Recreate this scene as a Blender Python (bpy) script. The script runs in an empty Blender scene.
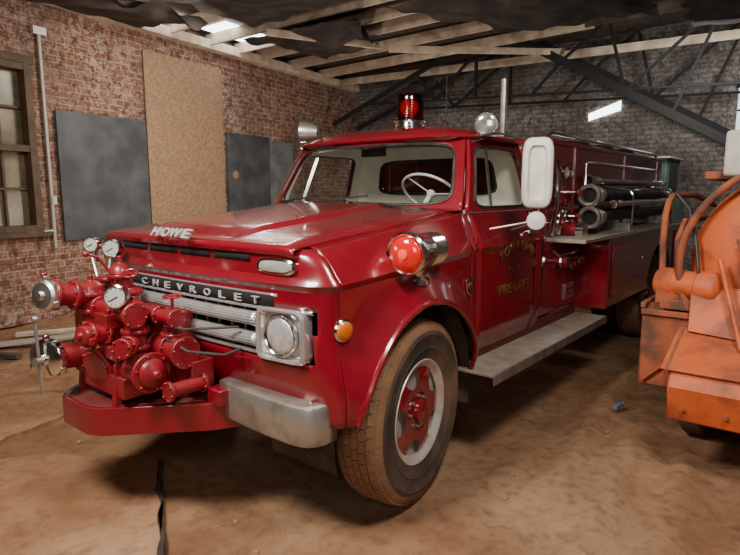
import bpy, bmesh, math, random
from mathutils import Vector, Matrix, noise
random.seed(7)
D=bpy.data; SC=bpy.context.scene; COL=SC.collection
WL={}
pi=math.pi
# ---------------------------------------------------------------- materials
def newmat(name):
    m=D.materials.new(name); m.use_nodes=True
    return m,m.node_tree.nodes,m.node_tree.links,m.node_tree.nodes['Principled BSDF']
def mixc(n,l,fac,a,b):
    x=n.new('ShaderNodeMix'); x.data_type='RGBA'
    for sock,val in ((x.inputs[0],fac),(x.inputs[6],a),(x.inputs[7],b)):
        if isinstance(val,bpy.types.NodeSocket): l.new(val,sock)
        elif isinstance(val,(int,float)): sock.default_value=val
        else: sock.default_value=(*val,1)
    return x.outputs[2]
def ramp(n,l,src,lo,hi,v0=0,v1=1):
    r=n.new('ShaderNodeMapRange'); r.inputs[1].default_value=lo; r.inputs[2].default_value=hi
    r.inputs[3].default_value=v0; r.inputs[4].default_value=v1; l.new(src,r.inputs[0]); return r.outputs[0]
def noisen(n,l,co,s,d=4,dist=0):
    t=n.new('ShaderNodeTexNoise'); t.inputs['Scale'].default_value=s; t.inputs['Detail'].default_value=d
    t.inputs['Distortion'].default_value=dist; l.new(co,t.inputs['Vector']); return t.outputs[0]
def mul(n,l,a,b):
    x=n.new('ShaderNodeMath'); x.operation='MULTIPLY'; l.new(a,x.inputs[0])
    if isinstance(b,(int,float)): x.inputs[1].default_value=b
    else: l.new(b,x.inputs[1])
    return x.outputs[0]
def mat(name,c,rough=.5,metal=0,c2=None,scale=6,lo=.4,hi=.65,bump=0,bscale=60,coat=0,dust=0,dustc=(.30,.2,.12),emit=0,stretch=None):
    m,n,l,b=newmat(name)
    tc=n.new('ShaderNodeTexCoord'); co=tc.outputs['Object']
    if stretch:
        mp=n.new('ShaderNodeMapping'); mp.inputs['Scale'].default_value=stretch; l.new(co,mp.inputs[0]); co=mp.outputs[0]
    b.inputs['Roughness'].default_value=rough; b.inputs['Metallic'].default_value=metal
    if coat: b.inputs['Coat Weight'].default_value=coat; b.inputs['Coat Roughness'].default_value=.08
    col=c
    if c2: col=mixc(n,l,ramp(n,l,noisen(n,l,co,scale,6),lo,hi),c,c2)
    if dust:
        g=n.new('ShaderNodeNewGeometry'); sp=n.new('ShaderNodeSeparateXYZ'); l.new(g.outputs['Normal'],sp.inputs[0])
        f=ramp(n,l,sp.outputs[2],-.2,1.0,.15,1.0)
        f=mul(n,l,f,ramp(n,l,noisen(n,l,co,7,6),.3,.75,.3,1.0)); f=mul(n,l,f,dust)
        col=mixc(n,l,f,col,dustc)
        rr=ramp(n,l,f,0,.6,rough,min(1,rough+.45)); l.new(rr,b.inputs['Roughness'])
    if isinstance(col,tuple): b.inputs['Base Color'].default_value=(*col,1)
    else: l.new(col,b.inputs['Base Color'])
    if bump:
        bp=n.new('ShaderNodeBump'); bp.inputs['Strength'].default_value=bump; bp.inputs['Distance'].default_value=.01
        l.new(noisen(n,l,co,bscale,5),bp.inputs['Height']); l.new(bp.outputs[0],b.inputs['Normal'])
    if emit:
        b.inputs['Emission Color'].default_value=(*c,1); b.inputs['Emission Strength'].default_value=emit
    return m
def glassmat(name,tint,fac=.12,rough=.03):
    m,n,l,b=newmat(name); n.remove(b); o=n['Material Output']
    t=n.new('ShaderNodeBsdfTransparent'); t.inputs[0].default_value=(*tint,1)
    g=n.new('ShaderNodeBsdfGlossy'); g.inputs['Roughness'].default_value=rough
    g.inputs[0].default_value=(.8,.85,.85,1)
    mx=n.new('ShaderNodeMixShader'); mx.inputs[0].default_value=fac
    l.new(t.outputs[0],mx.inputs[1]); l.new(g.outputs[0],mx.inputs[2]); l.new(mx.outputs[0],o.inputs[0]); return m
def brickmat(name,c1,c2,mort,white,wlo,whi,bs=1.0,dk=.55,wf=.6):
    m,n,l,b=newmat(name)
    tc=n.new('ShaderNodeTexCoord'); sp=n.new('ShaderNodeSeparateXYZ'); l.new(tc.outputs['Object'],sp.inputs[0])
    cb=n.new('ShaderNodeCombineXYZ'); l.new(sp.outputs[0],cb.inputs[0]); l.new(sp.outputs[2],cb.inputs[1])
    co=tc.outputs['Object']
    br=n.new('ShaderNodeTexBrick'); l.new(cb.outputs[0],br.inputs['Vector'])
    br.inputs['Scale'].default_value=1; br.inputs['Brick Width'].default_value=.23*bs; br.inputs['Row Height'].default_value=.082*bs
    br.inputs['Mortar Size'].default_value=.011; br.inputs['Mortar Smooth'].default_value=.3; br.inputs['Bias'].default_value=-.1
    br.inputs['Color1'].default_value=(*c1,1); br.inputs['Color2'].default_value=(*c2,1); br.inputs['Mortar'].default_value=(*mort,1)
    col=mixc(n,l,ramp(n,l,noisen(n,l,co,9,8,.5),.42,.68,0,.9),br.outputs[0],tuple(x*.35 for x in c1))
    zone=ramp(n,l,noisen(n,l,co,.9,4,.4),.40,.62,0,1)
    flakes=ramp(n,l,noisen(n,l,co,11,9,1.2),wlo,wlo+.06,0,1)
    col=mixc(n,l,mul(n,l,mul(n,l,zone,flakes),wf+.1),col,white)
    col=mixc(n,l,ramp(n,l,noisen(n,l,co,24,4),.54,.68,0,wf),col,white)
    col=mixc(n,l,ramp(n,l,noisen(n,l,co,.7,4),.45,.68,0,dk),col,(.05,.035,.03))
    l.new(col,b.inputs['Base Color']); b.inputs['Roughness'].default_value=.92
    bp=n.new('ShaderNodeBump'); bp.inputs['Strength'].default_value=1; bp.inputs['Distance'].default_value=.03
    h=n.new('ShaderNodeMath'); h.operation='SUBTRACT'; l.new(mul(n,l,noisen(n,l,co,25,6),.6),h.inputs[0]); l.new(br.outputs[1],h.inputs[1])
    l.new(h.outputs[0],bp.inputs['Height']); l.new(bp.outputs[0],b.inputs['Normal'])
    return m
def dirtmat(name,k=1.0):
    m,n,l,b=newmat(name)
    tc=n.new('ShaderNodeTexCoord'); co=tc.outputs['Object']
    s=lambda c:tuple(x*k for x in c)
    col=mixc(n,l,ramp(n,l,noisen(n,l,co,1.3,8,.8),.35,.68),s((.22,.105,.052)),s((.36,.205,.112)))
    col=mixc(n,l,ramp(n,l,noisen(n,l,co,.45,5,.4),.48,.66,0,.5),col,s((.38,.25,.155)))
    col=mixc(n,l,ramp(n,l,noisen(n,l,co,14,8),.48,.70,0,.5),col,s((.13,.062,.032)))
    vo=n.new('ShaderNodeTexVoronoi'); vo.inputs['Scale'].default_value=30; l.new(co,vo.inputs['Vector'])
    col=mixc(n,l,ramp(n,l,vo.outputs[0],.04,.08,.4,0),col,s((.46,.33,.22)))
    l.new(col,b.inputs['Base Color']); b.inputs['Roughness'].default_value=1; b.inputs['Specular IOR Level'].default_value=.15
    bp=n.new('ShaderNodeBump'); bp.inputs['Strength'].default_value=.65; bp.inputs['Distance'].default_value=.035
    a=n.new('ShaderNodeMath'); a.operation='ADD'; l.new(noisen(n,l,co,5,9,.7),a.inputs[0]); l.new(mul(n,l,noisen(n,l,co,28,6),.25),a.inputs[1])
    l.new(a.outputs[0],bp.inputs['Height']); l.new(bp.outputs[0],b.inputs['Normal'])
    return m
RED=mat('fire_red_paint',(.205,.0030,.0125),.2,0,(.18,.0028,.011),3,.4,.7,coat=.85,dust=.10,dustc=(.26,.11,.09))
RED2=mat('aged_red_casting_paint',(.24,.0045,.014),.3,0,(.14,.004,.009),14,.5,.75,bump=.15,bscale=50,coat=.4,dust=.12)
DRED=mat('dark_red_paint',(.11,.003,.009),.4,0,dust=.2)
CHR=mat('worn_chrome',(.82,.81,.79),.14,1,(.60,.57,.53),20,.55,.8)
ALU=mat('brushed_aluminium',(.70,.69,.66),.33,1,(.45,.42,.38),15,.5,.75,dust=.2)
BARM=mat('bright_grille_bar',(.72,.71,.69),.20,.7,(.54,.51,.47),12,.5,.8,coat=.8)
EMB=mat('silver_lettering',(.60,.59,.57),.35,.3)
LETT=mat('grille_letter_silver',(.52,.50,.47),.4,.2)
SIL=mat('silver_painted_steel',(.46,.44,.40),.32,.75,(.28,.25,.21),9,.45,.7,dust=.3)
STEP=mat('dusty_step_plate',(.36,.31,.26),.7,.15,(.23,.17,.12),7,.4,.7,dust=.3,dustc=(.35,.25,.17))
BLK=mat('black_rubber',(.018,.017,.016),.5,0,(.05,.042,.036),10)
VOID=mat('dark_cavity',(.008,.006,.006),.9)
UND=mat('grimy_underbody',(.04,.029,.022),.85,0,(.10,.062,.04),8)
TIRE=mat('dusty_tire_rubber',(.036,.031,.028),.8,0,(.17,.10,.06),4,.38,.70,bump=.2)
TREAD=mat('dirt_caked_tread',(.28,.145,.075),.95,0,(.14,.078,.045),6,.4,.75,bump=.5)
CREAM=mat('silver_wheel_paint',(.60,.55,.51),.38,.3,(.38,.28,.20),10,.48,.78)
WHT=mat('aged_white_plastic',(.66,.63,.58),.45,0,(.56,.51,.45),8)
WFACE=mat('gauge_face_grey',(.42,.41,.38),.3)
GLS=glassmat('window_glass',(.94,.96,.95),.05)
LENS=mat('headlight_glass',(.62,.62,.60),.12,.5,(.8,.8,.78),30,.4,.6,bump=.5,bscale=90,coat=1)
RLENS=mat('red_lens',(.60,.006,.006),.10,0,coat=1,emit=.12)
ALENS=mat('amber_lens',(.62,.14,.008),.2,0,coat=1,emit=.03)
CLENS=mat('clear_marker_lens',(.50,.48,.42),.2,.3,coat=1)
TAN=mat('cream_cab_lining',(.74,.70,.56),.7,0,(.60,.56,.45),5,emit=.05)  # slight glow added to the lining to brighten the dark cab
GOLD=mat('gold_leaf_lettering',(.22,.105,.028),.45,.3)
WOOD=mat('weathered_lumber',(.74,.62,.48),.85,0,(.46,.35,.25),5,.35,.7,bump=.3)
DWOOD=mat('dark_old_timber',(.10,.07,.05),.9,0,(.045,.03,.022),6)
TARP=mat('torn_tar_paper',(.022,.018,.017),.85,0,(.07,.052,.044),3,bump=.4,bscale=12)
OSB=mat('chipboard_flakes',(.34,.215,.125),.8,0,(.245,.145,.08),34,.42,.58,bump=.3,bscale=50)
SLATE=mat('dusty_black_panel',(.038,.043,.050),.6,0,(.085,.087,.092),2.5,.4,.65)
STEEL=mat('blackened_steel',(.010,.010,.010),.85,0)
ORG=mat('faded_orange_paint',(.64,.115,.025),.5,0,(.30,.06,.022),6,.46,.66,bump=.2,dust=.25,dustc=(.36,.19,.11))
RUST=mat('rusty_orange_steel',(.36,.085,.030),.8,0,(.12,.042,.024),7,.42,.64,bump=.35,dust=.3)
TEAL=mat('faded_green_paint',(.05,.10,.085),.6,0,(.09,.14,.12),4)
STONE=mat('rubble_stone',(.36,.235,.145),.9,0,(.2,.12,.07),8)
PIPEM=mat('galvanised_conduit',(.5,.46,.40),.5,.4)
WFRM=mat('brown_window_wood',(.10,.055,.03),.7,0,(.06,.035,.02),8)
WGL=mat('grimy_window_pane',(.11,.085,.05),.35,0,(.24,.19,.12),4,.35,.65)
SKY=mat('daylit_roof_panel',(.9,.95,1.0),.6,emit=6)
SKY2=mat('dim_daylit_pane',(.75,.8,.85),.6,emit=1.0)
BRICK=brickmat('old_red_brick',(.22,.08,.045),(.35,.17,.11),(.38,.30,.24),(.54,.44,.35),.52,.66,wf=.55)
BLOCK=brickmat('grey_painted_brick',(.18,.155,.138),(.25,.22,.195),(.15,.128,.11),(.36,.33,.30),.52,.65,dk=.65,wf=.5)
DIRT=dirtmat('packed_brown_dirt')
CONC=dirtmat('dusty_concrete',1.15)
DECK=mat('roof_boards',(.045,.034,.027),.9,0,(.10,.075,.055),4,stretch=(1,8,1))
# ---------------------------------------------------------------- mesh builder
def fr(ax):
    ax=Vector(ax).normalized(); u=Vector((0,0,1)) if abs(ax.z)<.9 else Vector((1,0,0))
    e1=ax.cross(u).normalized(); e2=ax.cross(e1).normalized(); return ax,e1,e2
class MB:
    def __init__(s): s.v=[];s.f=[];s.m=[];s.mats=[]
    def add(s,vs,fs,m):
        o=len(s.v); s.v+=[Vector(p) for p in vs]
        if m not in s.mats: s.mats.append(m)
        i=s.mats.index(m)
        for f in fs: s.f.append([o+k for k in f]); s.m.append(i)
        return s
    def box(s,c,sz,m,rz=0,rx=0,ry=0):
        M=Matrix.Rotation(rz,3,'Z')@Matrix.Rotation(ry,3,'Y')@Matrix.Rotation(rx,3,'X'); c=Vector(c)
        vs=[c+M@Vector((x*sz[0]/2,y*sz[1]/2,z*sz[2]/2)) for x in(-1,1) for y in(-1,1) for z in(-1,1)]
        return s.add(vs,[(0,1,3,2),(4,6,7,5),(0,4,5,1),(2,3,7,6),(0,2,6,4),(1,5,7,3)],m)
    def beam(s,p1,p2,w,h,m):
        p1=Vector(p1);p2=Vector(p2);ax=(p2-p1).normalized(); u=Vector((0,0,1)) if abs(ax.z)<.95 else Vector((1,0,0))
        e1=ax.cross(u).normalized(); e2=e1.cross(ax).normalized()
        vs=[p+e1*a*w/2+e2*b*h/2 for p in(p1,p2) for a,b in((-1,-1),(1,-1),(1,1),(-1,1))]
        return s.add(vs,[(0,1,2,3),(4,7,6,5),(0,4,5,1),(1,5,6,2),(2,6,7,3),(3,7,4,0)],m)
    def lathe(s,prof,o,ax,m,n=28,capa=True,capb=True,sx=1,sy=1,a0=0,a1=2*pi):
        o=Vector(o);ax,e1,e2=fr(ax); vs=[];fs=[]; full=abs(a1-a0-2*pi)<1e-6; nn=n if full else n+1
        for r,h in prof:
            for k in range(nn):
                t=a0+(a1-a0)*k/n; vs.append(o+ax*h+e1*math.cos(t)*r*sx+e2*math.sin(t)*r*sy)
        for i in range(len(prof)-1):
            for k in range(n):
                k2=(k+1)%nn; fs.append((i*nn+k,i*nn+k2,(i+1)*nn+k2,(i+1)*nn+k))
        if full and capa: fs.append(tuple(range(n))[::-1])
        if full and capb: fs.append(tuple((len(prof)-1)*n+k for k in range(n)))
        return s.add(vs,fs,m)
    def cyl(s,p1,p2,r,m,n=20,r2=None):
        p1=Vector(p1);p2=Vector(p2); return s.lathe([(r,0),(r if r2 is None else r2,(p2-p1).length)],p1,p2-p1,m,n)
    def sphere(s,c,r,m,ax=(0,0,1),k=1.0,n=20,a0=-90,a1=90):
        pr=[(max(.0005,r*math.cos(math.radians(a0+(a1-a0)*i/10))),k*r*math.sin(math.radians(a0+(a1-a0)*i/10))) for i in range(11)]
        return s.lathe(pr,c,ax,m,n)
    def tube(s,pts,r,m,n=10,closed=False):
        pts=[Vector(p) for p in pts]; N=len(pts); vs=[];fs=[]; e=None
        for i,p in enumerate(pts):
            if closed: t=(pts[(i+1)%N]-pts[i-1]).normalized()
            else: t=(pts[min(i+1,N-1)]-pts[max(i-1,0)]).normalized()
            if e is None: e=fr(t)[1]
            e=(e-t*e.dot(t)).normalized(); g=t.cross(e)
            for k in range(n):
                a=2*pi*k/n; vs.append(p+e*math.cos(a)*r+g*math.sin(a)*r)
        for i in range(N if closed else N-1):
            j=(i+1)%N
            for k in range(n): fs.append((i*n+k,i*n+(k+1)%n,j*n+(k+1)%n,j*n+k))
        if not closed: fs.append(tuple(range(n))[::-1]); fs.append(tuple((N-1)*n+k for k in range(n)))
        return s.add(vs,fs,m)
    def grid(s,P,nu,nv,m,skip=None):
        vs=[P(i/nu,j/nv) for i in range(nu+1) for j in range(nv+1)]
        fs=[]
        for i in range(nu):
            for j in range(nv):
                if skip and skip(i,j): continue
                fs.append((i*(nv+1)+j,(i+1)*(nv+1)+j,(i+1)*(nv+1)+j+1,i*(nv+1)+j+1))
        return s.add(vs,fs,m)
    def rows(s,R,m,skip=None):
        nv=len(R[0]); vs=[p for r in R for p in r]; fs=[]
        for i in range(len(R)-1):
            for j in range(nv-1):
                q=(i*nv+j,(i+1)*nv+j,(i+1)*nv+j+1,i*nv+j+1)
                if skip and skip([vs[k] for k in q]): continue
                fs.append(q)
        return s.add(vs,fs,m)
    def prism(s,poly,d,m):
        n=len(poly); P=[Vector(p) for p in poly]; d=Vector(d); vs=P+[p+d for p in P]
        fs=[tuple(range(n)),tuple(range(2*n-1,n-1,-1))]+[(i,i+n,(i+1)%n+n,(i+1)%n) for i in range(n)]
        return s.add(vs,fs,m)
    def obj(s,name,parent=None,label=None,cat=None,bevel=0,angle=35,solid=0,local=None,kind=None,group=None,seg=2,origin=None,flat=False):
        if local is None:
            if origin is None:
                lo=Vector([min(p[i] for p in s.v) for i in range(3)]);hi=Vector([max(p[i] for p in s.v) for i in range(3)]); origin=(lo+hi)/2
            o=Vector(origin); vs=[p-o for p in s.v]
        else: o=Vector(local[0]); vs=s.v
        me=D.meshes.new(name); me.from_pydata([tuple(p) for p in vs],[],s.f)
        for m in s.mats: me.materials.append(m)
        for p,i in zip(me.polygons,s.m): p.material_index=i; p.use_smooth=not flat
        bm=bmesh.new(); bm.from_mesh(me); bmesh.ops.remove_doubles(bm,verts=bm.verts,dist=1e-5); bmesh.ops.recalc_face_normals(bm,faces=bm.faces); bm.to_mesh(me); bm.free()
        if not flat: me.set_sharp_from_angle(angle=math.radians(angle))
        ob=D.objects.new(name,me); COL.objects.link(ob)
        if local: ob.rotation_euler=(0,0,local[1])
        WL[ob.name]=o; fin(ob,o,parent,label,cat,kind,group)
        if solid:
            q=ob.modifiers.new('s','SOLIDIFY'); q.thickness=abs(solid); q.offset=-1 if solid>0 else 1
        if bevel:
            q=ob.modifiers.new('b','BEVEL'); q.width=bevel; q.segments=seg; q.limit_method='ANGLE'; q.angle_limit=math.radians(50); q.harden_normals=False
        return ob
def fin(ob,o,parent,label,cat,kind,group):
    if parent: ob.parent=parent; ob.location=o-WL[parent.name]
    else: ob.location=o
    if label: ob['label']=label
    if cat: ob['category']=cat
    if kind: ob['kind']=kind
    if group: ob['group']=group
def empty(name,o,parent=None,label=None,cat=None):
    e=D.objects.new(name,None); COL.objects.link(e); e.empty_display_size=.2; WL[e.name]=Vector(o); fin(e,Vector(o),parent,label,cat,None,None); return e
def text(name,s,loc,ux,uy,w,h,m,parent,ext=.004,shear=0,label=None,arc=0,off=.015):
    cu=D.curves.new('t','FONT'); cu.body=s; cu.align_x='CENTER'; cu.align_y='CENTER'; cu.extrude=.03; cu.offset=off; cu.shear=shear
    t=D.objects.new('t',cu); COL.objects.link(t); bpy.context.view_layer.update()
    me=D.meshes.new_from_object(t.evaluated_get(bpy.context.evaluated_depsgraph_get())); D.objects.remove(t)
    xs=[v.co.x for v in me.vertices]; ys=[v.co.y for v in me.vertices]
    sx=w/(max(xs)-min(xs)); sy=h/(max(ys)-min(ys)); cx=(max(xs)+min(xs))/2; cy=(max(ys)+min(ys))/2
    ux=Vector(ux).normalized();uy=Vector(uy).normalized();uz=ux.cross(uy)
    for v in me.vertices:
        X=(v.co.x-cx)*sx; Y=(v.co.y-cy)*sy
        if arc: Y+=arc*(1-(2*X/w)**2)
        v.co=ux*X+uy*Y+uz*(ext if v.co.z>0 else -ext)
    me.materials.append(m); ob=D.objects.new(name,me); COL.objects.link(ob); WL[ob.name]=Vector(loc)
    fin(ob,Vector(loc),parent,label,None,None,None); return ob
def lerp(a,b,t): return a+(b-a)*t
def cl(x): return max(0,min(1,x))
def sm(x): x=cl(x); return x*x*(3-2*x)
# ---------------------------------------------------------------- fire truck
T=empty('fire_truck',(0,0,0),None,'vintage red fire engine with front-mounted pump, parked on dirt floor','fire truck')
def up(x):
    t=cl((x+.6)/1.25); A=[(.80,1.37),(.85,1.355),(.905,1.305),(.950,1.245),(.978,1.215),(.958,1.185)]
    B=[(.80,1.495),(.845,1.475),(.875,1.40),(.912,1.31),(.932,1.27),(.912,1.235)]
    return [(lerp(a[0],b[0],t),lerp(a[1],b[1],t)) for a,b in zip(A,B)]
def flare(x,z):
    r=math.hypot(x,z-.5); k=cl(1-(r-.56)/.20); return .105*k*k*(1.6-.6*k)
def lowy(x,z):
    t=cl((x+.6)/1.25); u=up(x)[-1]
    L=[(u[0],u[1]),(lerp(.960,.915,t),1.0),(lerp(.966,.92,t),.85),(lerp(.958,.912,t),.72),(lerp(.93,.87,t),.60)]
    for (y0,z0),(y1,z1) in zip(L,L[1:]):
        if z>=z1: y=lerp(y0,y1,cl((z0-z)/(z0-z1))); break
    else: y=L[-1][0]
    return y+flare(x,z)
def sidey(x,z):
    u=up(x)
    if z<=u[-1][1]: return lowy(x,z)
    for (y0,z0),(y1,z1) in zip(u,u[1:]):
        if z>=z1: return lerp(y0,y1,cl((z0-z)/(z0-z1)))
    return u[-1][0]
ZB=.60
def station(x,sg,zb=ZB,K=16):
    zz=zb
    if abs(x)<.5513: zz=max(zb,.5+math.sqrt(max(0,.56**2-x*x)))
    u=up(x); pts=[Vector((x,sg*y,z)) for y,z in u]
    pts[-1].y=sg*lowy(x,pts[-1].z)
    z0=u[-1][1]
    for k in range(1,K+1):
        z=lerp(z0,zz,k/K); pts.append(Vector((x,sg*lowy(x,z),z)))
    return pts
def xs(a,b,n): return [lerp(a,b,i/n) for i in range(n+1)]
for sg in(-1,1):
    st=sorted(set([round(q,4) for q in xs(-.6,-.5513,3)+[-.5513*math.cos(pi*i/40) for i in range(41)]+xs(.5513,.60,2)]))
    fe=MB().rows([station(x,sg) for x in st],RED).obj('front_fender',T,solid=.012,angle=24)
    lip=[]
    for i in range(41):
        a=math.radians(-11+202*i/40) ; x=.56*math.cos(a); z=.5+.56*math.sin(a)
        z=max(z,.60); y=sg*lowy(x,z); lip.append((x,y-sg*.008,z))
    MB().tube(lip,.017,RED,8).obj('fender_lip',fe)
    def wh(u,v):
        a=math.radians(-15+210*u); return Vector((.60*math.cos(a),sg*lerp(.50,.93,v),.5+.60*math.sin(a)))
    MB().grid(wh,24,2,UND).grid(lambda u,v:Vector((lerp(-.6,.6,u),sg*.50,lerp(.5,1.15,v))),2,2,UND).obj('wheel_housing',T)
    MB().rows([station(x,sg) for x in xs(.603,.668,2)],RED).obj('cowl_side',T,solid=.01,angle=24)
    d=MB().rows([station(x,sg) for x in xs(.674,1.55,12)],RED).obj('door',T,solid=.02,angle=24)
    yh=sidey(1.42,1.33)
    MB().box((1.44,sg*(yh+.03),1.335),(.15,.015,.028),CHR).cyl((1.38,sg*yh,1.335),(1.38,sg*(yh+.03),1.335),.013,CHR).cyl((1.50,sg*(yh-.02),1.335),(1.50,sg*(yh+.03),1.335),.018,CHR).obj('door_handle',d,bevel=.004,label='chrome handle')
    MB().rows([station(x,sg) for x in xs(1.556,1.68,3)],RED).obj('cab_corner',T,solid=.012,angle=24)
    for z in(1.31,.83): MB().cyl((.671,sg*(sidey(.67,z)-.002),z-.03),(.671,sg*(sidey(.67,z)-.002),z+.03),.012,RED).obj('door_hinge',d)
MB().box((1.67,0,1.05),(.02,1.74,.9),RED).box((1.15,0,.62),(1.1,1.7,.04),UND).box((.62,0,1.05),(.02,1.7,.8),UND).box((1.14,-.81,1.485),(.98,.06,.02),TAN).box((1.14,.81,1.485),(.98,.06,.02),TAN).obj('cab_shell',T)
# fascia
def FX(q,z=1.0):
    q=min(1,abs(q)); x=-.60-.10*math.sqrt(max(0,1-q**6))-.03*(1-q*q)
    if z<.87: x+=(.87-z)*.28*(1-q**4)
    x-=.022*max(0,1-abs(z-1.212)/.03)*(1-q**8)
    return x
zr=[1.36,1.33,1.305,1.28,1.245,1.225,1.212,1.200,1.182,1.165,1.135,1.10,1.0,.935,.87,.84,.78,.70,.63,.60]
qs=[math.sin(pi/2*k/26) for k in range(-26,27)]
def frow(z):
    w=sidey(-.6,z); return [Vector((FX(q,z),q*w,z)) for q in qs]
fa=MB().rows([frow(z) for z in zr],RED,skip=lambda q:all(.865<=p.z<=1.105 and abs(p.y)<.90 for p in q)).obj('front_panel',T,solid=.01,angle=24)
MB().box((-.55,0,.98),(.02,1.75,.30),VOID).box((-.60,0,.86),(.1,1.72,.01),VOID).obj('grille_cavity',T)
def strip(z0,z1,ya,yb,out,m,n=12):
    ys=xs(ya,yb,n); return MB().rows([[Vector((FX(y/.93)-out,y,z)) for y in ys] for z in (z0,z1)],m)
for ya,yb in((.56,.30),(.27,.01),(-.02,-.26),(-.29,-.54)):
    strip(1.298,1.332,ya,yb,.004,VOID).obj('hood_vent',T,solid=.004)  # flat black strips paint the shade inside the slots
# grille
def gband(z0,z1,out,yl,m,name,par,y0=None,rib=0):
    y0=-yl if y0 is None else y0
    ys=xs(y0,yl,26); R=[]
    K=16 if rib else 8
    for k in range(K+1):
        a=pi*k/K; o=out*math.sin(a)**.6
        if rib and 3<k<K-3: o-=.006*(k%2)
        R.append([Vector((FX(y/.965)-o+.01,y,lerp(z0,z1,.5-.5*math.cos(a)))) for y in ys])
    return MB().rows(R,m).obj(name,par,solid=.004,angle=25)
gr=gband(.878,.902,.02,.86,BARM,'grille',T); gr['label']='silver horizontal bar grille'
gband(1.008,1.074,.045,.60,BARM,'grille_bar',gr,rib=1)
gband(.915,.980,.045,.60,BARM,'grille_bar',gr,rib=1)
gband(1.086,1.104,.018,.88,BARM,'grille_trim',gr)
gband(1.153,1.166,.014,.70,BARM,'grille_trim',gr)
strip(1.101,1.156,.68,-.68,.004,VOID,24).obj('letter_band',gr,solid=.003)
for i in range(13):
    y=-.57+.095*i; MB().box((FX(y/.965)+.02,y,.99),(.01,.008,.2),SIL).obj('grille_rib',gr)
for i,ch in enumerate('CHEVROLET'):
    y=.325-.113*i; x=FX(y/.93)-.012
    text('letter',ch,(x,y,1.129),(0,-1,0),(0,0,1),.048,.033,LETT,gr,.004,off=.005)
for i,ch in enumerate('HOWE'):
    y=.11-.088*i; w_=.090 if ch=='W' else .070
    text('hood_emblem',ch,(-.780,y,1.404),(0,-1,0),(.55,0,1),w_,.048,EMB,T,.006,shear=.15,label='silver raised letter on the hood nose',off=.02)
def loops(L,m):
    b=MB(); N=len(L[0]); vs=[p for r in L for p in r]; fs=[]
    for i in range(len(L)-1):
        for k in range(N): fs.append((i*N+k,i*N+(k+1)%N,(i+1)*N+(k+1)%N,(i+1)*N+k))
    return b.add(vs,fs,m)
for sg in(-1,1):
    y=.725*sg; x0=FX(.725/.965)+.005
    def rr(hw,hh,dx,n=8,N=48):
        o=[]
        for k in range(N):
            a=2*pi*k/N; c,s_=math.cos(a),math.sin(a); q=(abs(c)**n+abs(s_)**n)**(-1/n)
            o.append(Vector((x0+dx+.10*sg*(c*q*hw),y+c*q*hw,.985+s_*q*hh)))
        return o
    hp=loops([rr(.135,.117,.03),rr(.138,.120,-.02),rr(.130,.113,-.032),rr(.118,.104,-.028),rr(.112,.098,-.01),rr(.108,.096,0),rr(.02,.02,0)],BARM).obj('headlight',T,label='round headlight in a silver squared housing')
    ax=Vector((-1,.06*sg,0)).normalized(); c=Vector((x0-.008,y,.985))
    MB().lathe([(.094,0),(.096,.012),(.093,.020),(.088,.022),(.084,.018)],c,ax,CHR,40,False,False).obj('headlight_ring',hp)
    MB().sphere(c+ax*.004,.085,LENS,ax,.28,32,0,90).obj('headlight_lens',hp)
    ym=.70*sg; xm=FX(.70/.93)
    def ov(hw,hh,d): return [Vector((xm-d+ (math.cos(a)*hw)*.12*sg,ym+math.copysign(abs(math.cos(a))**.6,math.cos(a))*hw,1.285+math.copysign(abs(math.sin(a))**.7,math.sin(a))*hh)) for a in [2*pi*k/28 for k in range(28)]]
    mk=loops([ov(.108,.036,-.03),ov(.108,.036,.010),ov(.098,.029,.016)],CHR).obj('marker_lamp',T)
    loops([ov(.098,.029,.006),ov(.085,.022,.018),ov(.04,.01,.022),ov(.002,.001,.022)],CLENS).obj('marker_lens',mk)
    c=Vector((-.575,sg*(sidey(-.575,1.02)-.005),1.02)); ax=(-.25,sg*1,0)
    am=MB().lathe([(.050,0),(.050,.02),(.042,.026)],c,ax,CHR).obj('side_marker',T)
    MB().sphere(c+Vector(ax).normalized()*.02,.043,ALENS,ax,.5,24,0,90).obj('amber_lens',am)
# hood
def hz(t,y):
    c=1-(y/.8)**2
    nose=-.022*(1-sm(t/.16))*c
    return lerp(1.378,1.50,t)+lerp(.028,.028,t)*c+.022*sm((.42-abs(y))/.035)*sm(t*4)*(1-.3*t)-.010*sm((abs(y)-.75)/.05)+nose
def xrear(y): return .60-.135*(1-(y/.82)**2)-.04
R=[]
ys=[-.80,-.785,-.76,-.70,-.62,-.54,-.48,-.44,-.42,-.4025,-.385,-.35,-.25,-.12,0,.12,.25,.35,.385,.4025,.42,.44,.48,.54,.62,.70,.76,.785,.80]
def xfr(y): return -.755+.05*(abs(y)/.8)**2.5
r0=.026
R.append([Vector((xfr(y)+.03,y,hz(0,y)-.044)) for y in ys])
R.append([Vector((xfr(y)+.006,y,hz(0,y)-.044)) for y in ys])
for a in(90,70,50,32,15,0):
    a=math.radians(a); R.append([Vector((xfr(y)+r0*(1-math.sin(a)),y,hz(0,y)-r0*(1-math.cos(a)))) for y in ys])
for t in [.015,.03,.05,.075,.10,.13,.16,.2,.25,.3,.36,.42,.5,.58,.66,.74,.82,.9,1]:
    R.append([Vector((lerp(xfr(y)+r0,xrear(y),t),y,hz(t,y))) for y in ys])
hood=MB().rows(R,RED).obj('hood',T,solid=.01,angle=28)
MB().grid(lambda u,v:Vector((lerp(xrear(lerp(-.80,.80,v)),.62-.135*(1-(lerp(-.8,.8,v)/.82)**2)+.02,u),lerp(-.84,.84,v),lerp(1.493,1.505,u))),2,16,RED).obj('cowl_panel',T)
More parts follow.
